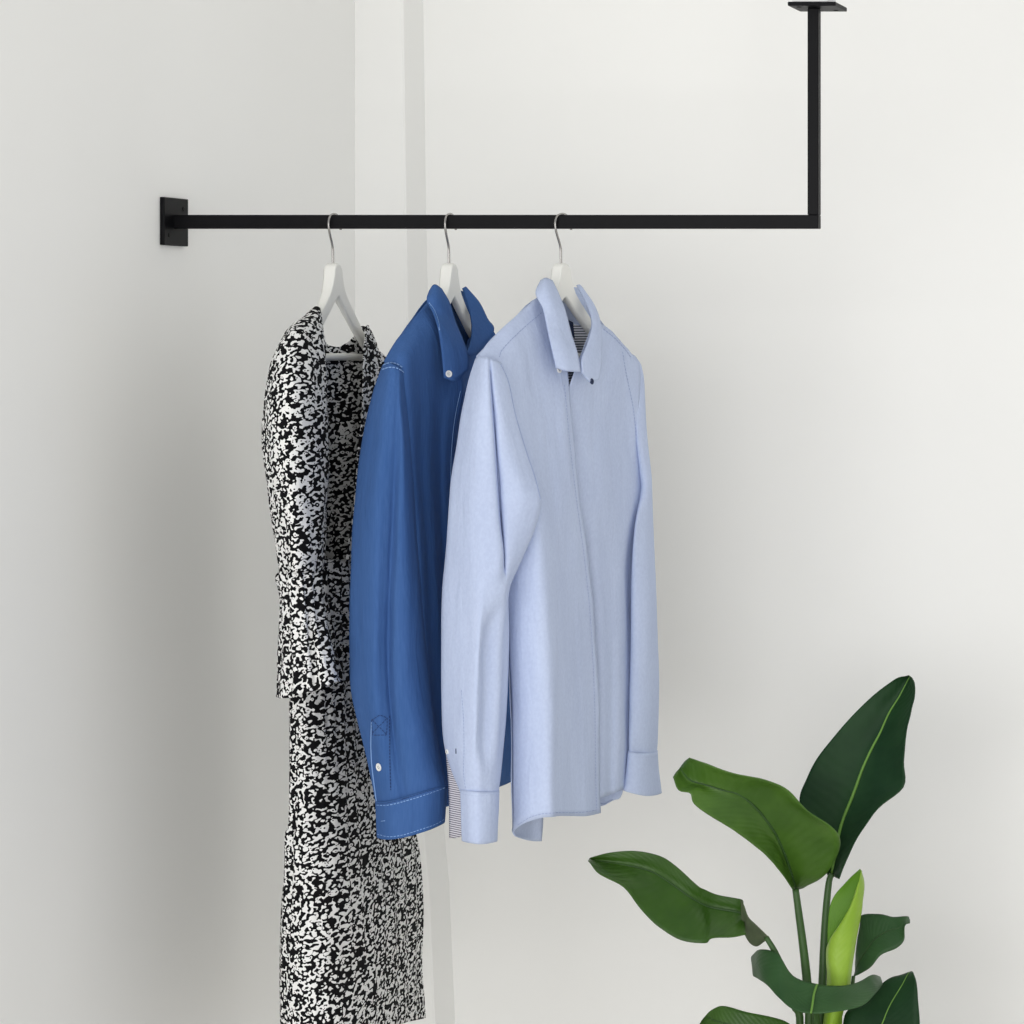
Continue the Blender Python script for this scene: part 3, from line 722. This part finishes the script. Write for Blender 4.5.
sk = [
 [(296,560,-120),(305,560,-140),(318,560,-120),(334,560,-80),(350,560,-30),(366,560,30),(380,560,90),(391,560,150)],
 [(294,620,-124),(303,620,-146),(317,620,-130),(334,620,-90),(350,620,-40),(367,620,24),(382,620,86),(394,620,150)],
 [(290,690,-128),(300,690,-152),(316,690,-140),(334,690,-102),(352,690,-35),(370,690,56),(386,690,155),(399,690,260)],
 [(290,757,-130),(301,757,-158),(317,757,-148),(336,757,-112),(355,757,-45),(374,757,48),(391,757,149),(406,757,260)],
 [(289,820,-132),(300,820,-162),(317,820,-154),(338,820,-120),(358,820,-53),(379,820,40),(398,820,145),(415,820,260)],
 [(285,835,-136),(297,836,-168),(316,836,-160),(338,835,-126),(359,834,-57),(380,833,36),(399,832,143),(416,831,260)],
 [(284.5,870,-134),(297,870,-168),(317,870,-162),(339,870,-128),(361,870,-59),(383,870,34),(403,869,143),(421,868,262)],
 [(281.5,920,-134),(295,920,-170),(317,920,-164),(340,920,-132),(363,920,-61),(385,919,32),(405,918,143),(423,915,264)],
 [(280.5,970,-134),(294,970,-172),(317,970,-168),(341,969,-134),(364,968,-63),(386,967,32),(405,966,143),(421.5,965,264)],
 [(280,1010,-134),(294,1011,-174),(318,1010,-170),(342,1008,-138),(365,1006,-65),(386,1004,32),(406,1000,145),(424,995,266)],
 [(279.5,1052,-134),(294,1054,-176),(318,1049,-172),(342,1044,-142),(365,1037,-65),(387,1028,32),(407,1022,145),(425.5,1017,266)]]
sheet('skirt', tube_rows(sk, [130]*11, 5), mp_, dr, 7, 6, True, wr=(0.0022, 40, 6), seed=26, pleat=(0.0012, 26))

# ------------------------------------------------------------------ plant
BV.clear()
pb = Vector((-0.985, 0.20, 0.0))
pl = thing('potted_plant', pb, 'tall bird of paradise plant with broad glossy green leaves before the white wall', 'plant')
def leaf(rows, depth, mat, rib=True, ribmat='ribdark', ribcol=2, ribr=0.0026, bow=0.0, name='leaf'):
    """rows base to tip: (x, y) points; depth(i, j) gives millimetres behind the rail"""
    R = len(rows); K = len(rows[0])
    w = [[P(x, y, depth(i/(R-1), j/(K-1))) for j, (x, y) in enumerate(r)] for i, r in enumerate(rows)]
    o = sheet(name, w, M[mat], pl, 5, 5, False, 0.0012, (0.0012, 30, 30), random.random()*9, world=True, catch=False)
    if rib:
        mid = spline([r[ribcol] for r in w], 5)
        cam = Vector((0, -D0, CZ))
        mid = [p + (cam-p).normalized()*0.0012 for p in mid]
        tube_path('midrib', mid, ribr, M[ribmat], o, 6, 1, taper=lambda t: 1.0-0.75*t)
    return o
vfold = lambda j, d: d*(1-abs(2*j-1))
A = [[(793,890),(794,890),(796,890),(799,889),(803,888)],
 [(780,871),(784,868),(789,866),(806,872),(826,874)],
 [(766,855),(773,847),(781,845),(808,846),(840,847)],
 [(750,842),(758,832),(772,828),(802,822),(834,829)],
 [(730,828),(740,818),(757,809),(785,803),(808,811)],
 [(710,816),(722,804),(740,795),(765,788),(789,791)],
 [(694,804),(706,796),(722,790),(742,782),(765,780)],
 [(690,793),(698,788),(706,785),(718,775),(733,773)],
 [(679,790),(684,786),(690,780),(698,769),(709,764.5)],
 [(673,777),(676,772),(680,768),(685,761),(689,758)]]
leaf(A, lambda i, j: 190 - 150*math.sin(i*PI*0.62) + vfold(j, 22) + 40*(j-0.5)*(1-i), 'leaf')['label'] = 'broad arching mid green leaf'
B = [[(829,878),(830,876),(832,875),(835,877),(839,879)],
 [(815,850),(825,845),(837,845),(841,855),(846,861)],
 [(803,820),(820,818),(843,820),(851,832),(858,837)],
 [(799.5,798),(822,795),(853,795),(868,805),(878,809)],
 [(806,780),(828,776),(862,770),(884,783),(903,787)],
 [(816,760),(840,754),(871,750),(890,757),(904,762)],
 [(832,739),(853,733),(880,733),(895,736),(906,735)],
 [(852,716),(870,711),(889,713),(902,714),(911,712)],
 [(875,694),(888,692),(899,697),(908,699),(914.5,697)],
 [(896,679),(901,679),(907,682),(911,685),(914.5,684)],
 [(907,676),(909,675.5),(910,676),(911,677),(912.5,678)]]
leaf(B, lambda i, j: 230 + 60*i + vfold(j, 30) - 40*(j-0.5), 'leafdark', ribmat='rib', ribr=0.0032)['label'] = 'tall upright dark green leaf with pale midrib'
Cc = [[(746,934),(745,926),(744,916),(743,908),(743,901)],
 [(732,937),(733,925),(736,912),(738,905),(740,899)],
 [(712,938),(712,925),(713,908),(715,900),(718,895)],
 [(705,943),(703,922),(702,904),(704,895),(706,890)],
 [(681,940),(685,918),(690,897),(694,889),(697,885)],
 [(659,927),(664,905),(670,883),(673,874),(677,867)],
 [(640,908),(646,890),(652,872),(656,863),(660,856)],
 [(624,887),(626,877),(630,866),(633,858),(636,851)],
 [(600,874),(602,867),(605,862),(608,857),(611,852.5)],
 [(588,861),(588.5,860),(589,859),(590,858),(591,857.5)]]
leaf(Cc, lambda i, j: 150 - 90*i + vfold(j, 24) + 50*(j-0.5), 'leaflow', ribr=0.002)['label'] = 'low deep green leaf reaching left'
leaf([[(769,938),(766,940),(764,941)],[(758,927),(757,934),(757,946)],[(748,917),(749,931),(750,943)],[(743,904),(744,918),(745,935)],[(740,899),(741,908),(742,930)]], lambda i, j: 160 - 16*i + 20*j, 'dry', False, name='leaf')['label'] = 'twisted base of the low leaf'
Dd = [[(751.5,957),(751.5,962),(752,968),(753,976)],
 [(760,949.5),(760,960),(761,972),(765,983)],
 [(778,954),(778,968),(777,982),(778,997)],
 [(793,976),(792,987),(791,998),(792,1008.5)],
 [(815,984),(813,994),(812,1005),(811,1013.5)],
 [(840,986),(840,995),(840,1003),(840,1011)],
 [(858,982),(859,990),(860,998),(862,1005.5)],
 [(872,975),(873,982),(874,988),(875,994)],
 [(880,977),(881,979),(882,982),(883,984)]]
leaf(Dd, lambda i, j: 120 + 110*(2*i-0.95)**2 - 50*j, 'leafmid', False)['label'] = 'drooping leaf seen end on'
tube_path('midrib', [P(817, 984.5, 117), P(814, 994, 98), P(812.5, 1004, 82), P(811, 1013, 68)], 0.0018, M['rib'], pl, 6, 4)
leaf([[(838,1030),(834,1030),(830,1030),(826,1030),(823,1030)],[(849,990),(845,988),(838,986),(832,986),(827,987)],[(854,955),(848,955),(836,955),(829,955),(826.5,955)],[(858,930),(852,927),(842,929),(832,937),(827,946)],[(862,908),(857,905),(850,910),(840,924),(829.5,942)],[(864,885),(861,884),(857,891),(851,907),(838,930)],[(861,870),(861,872),(859.5,880),(855,893),(849,911)]], lambda i, j: 196 - 20*math.sin(j*PI), 'leafyoung', False)['label'] = 'young furled yellow green leaf'
leaf([[(832,1000),(835,1000),(839,1000)],[(828,955),(836,953),(845,950)],[(828,923),(838,920),(850,916)],[(832,900),(842,897),(855,896)],[(846,882),(853,880),(860,880)],[(860,869.5),(861,870),(862,871)]], lambda i, j: 206 + 6*j, 'leafyoungin', False)['label'] = 'inner side of the young furled leaf'
leaf([[(853,977),(854,977),(855,976)],[(860,974),(859,962),(856,948)],[(871,967),(868,948),(860,925)],[(881,955),(876,938),(862,915)],[(896,948.5),(890,930),(880,914)],[(904,940),(899,928),(893,917)],[(905,926),(906,921),(907,916.5)],[(910,923),(910,921),(909,919)]], lambda i, j: 250 + 26*j + 10*i, 'leafmid', True, 'ribdark', 1, 0.0014)['label'] = 'small dark leaf at the right'
leaf([[(862,1095),(866,1095),(870,1095)],[(842,1060),(866,1062),(890,1070)],[(843,1026),(874,1040),(910,1056)],[(848,1010),(882,1024),(919,1030)],[(866,1003),(890,1005),(918,1000)],[(884,982),(902,985),(916.5,983)],[(900,975),(908,974),(914,974)],[(911,971.5),(912,971.5),(913,972)]], lambda i, j: 190 + 50*i - 30*j, 'leafdark', True, 'rib', 1, 0.0016)['label'] = 'dark leaf rising at the lower right'
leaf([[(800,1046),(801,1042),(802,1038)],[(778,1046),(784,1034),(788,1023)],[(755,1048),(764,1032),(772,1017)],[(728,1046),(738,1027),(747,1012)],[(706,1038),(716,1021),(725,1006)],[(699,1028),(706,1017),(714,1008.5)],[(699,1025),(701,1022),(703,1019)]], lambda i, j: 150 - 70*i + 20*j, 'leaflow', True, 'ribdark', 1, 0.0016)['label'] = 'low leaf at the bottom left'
zb = 0.36
def root_pt(dx, dy): return Vector((pb.x+dx, pb.y+dy, zb-0.03))
for nm, pts, r, rt in (('stalk', [(795.5,889,188),(799,915,188),(803,945,190),(807,982,192),(809.5,1024,195)], 0.0062, (-0.02, 0.0)),
                   ('stalk', [(832,874,232),(829,882,230),(826,911,226),(824,945,222),(822.5,984,216),(820,1024,208)], 0.0058, (0.0, 0.02)),
                   ('stalk', [(766,937,162),(775,952,164),(785,975,172),(794,1005,182),(800,1028,188)], 0.005, (-0.03, -0.01)),
                   ('stalk', [(853.5,976,250),(852,990,248),(849,1020,238)], 0.0036, (0.02, 0.03)),
                   ('stalk', [(834,985,204),(834,1010,204),(832,1040,204)], 0.0125, (0.006, 0.0)),
                   ('stalk', [(865,1092,190),(858,1110,196),(850,1130,200)], 0.006, (0.025, -0.01)),
                   ('stalk', [(801,1042,150),(806,1062,165),(810,1090,180)], 0.005, (-0.012, -0.025)),
                   ('stalk', [(814,986,118),(815,1000,150),(816,1040,180)], 0.005, (0.0, -0.02))):
    w = [P(*p) for p in pts] + [root_pt(*rt)]
    tube_path(nm, w, r, M['leafyoung'] if r > 0.01 else M['stalk'], pl, 10, 5, taper=lambda t: 0.8+0.5*t)
pot = lathe('pot', [(0.10, 0.0), (0.115, 0.004), (0.135, 0.15), (0.15, 0.345), (0.155, 0.352), (0.155, 0.37), (0.148, 0.372), (0.142, 0.365), (0.138, 0.33)], Vector((pb.x, pb.y, 0)), Vector((0, 0, 1)), M['pot'], pl, 48)
lathe('soil', [(0.139, 0.332), (0.1385, 0.345), (0.08, 0.352), (0.02, 0.354)], Vector((pb.x, pb.y, 0)), Vector((0, 0, 1)), M['soil'], pl, 40)

# ------------------------------------------------------------------ light
def area(name, loc, target, sx, sy, power, col=(1, 1, 1)):
    l = bpy.data.lights.new(name, 'AREA'); l.shape = 'RECTANGLE'; l.size = sx; l.size_y = sy; l.energy = power; l.color = col
    o = bpy.data.objects.new(name, l); C.objects.link(o); o.location = loc
    o.rotation_euler = (Vector(target)-Vector(loc)).to_track_quat('-Z', 'Y').to_euler()
    return o
area('window_light', (-1.0, -4.3, 1.3), (-1.1, 0.3, 0.9), 3.8, 2.4, 92, (1.0, 0.985, 0.965))
w = bpy.data.worlds.new('daylight'); S.world = w; w.use_nodes = True
bg = w.node_tree.nodes['Background']; bg.inputs['Color'].default_value = (0.97, 0.985, 1.0, 1); bg.inputs['Strength'].default_value = 0.70

# ------------------------------------------------------------------ camera
cd = bpy.data.cameras.new('camera'); co = bpy.data.objects.new('camera', cd); C.objects.link(co)
co.location = (0, -D0, CZ); co.rotation_euler = (PI/2, 0, 0)
cd.sensor_width = 36; cd.sensor_fit = 'HORIZONTAL'; cd.lens = 36*F/1024
cd.shift_x = (512-CX)/1024; cd.shift_y = (CY-512)/1024
cd.clip_start = 0.05; cd.clip_end = 100
S.camera = co
S.view_settings.view_transform = 'Standard'; S.view_settings.look = 'None'
S.view_settings.gamma = 1.0; S.view_settings.exposure = 0.0; S.view_settings.use_curve_mapping = False
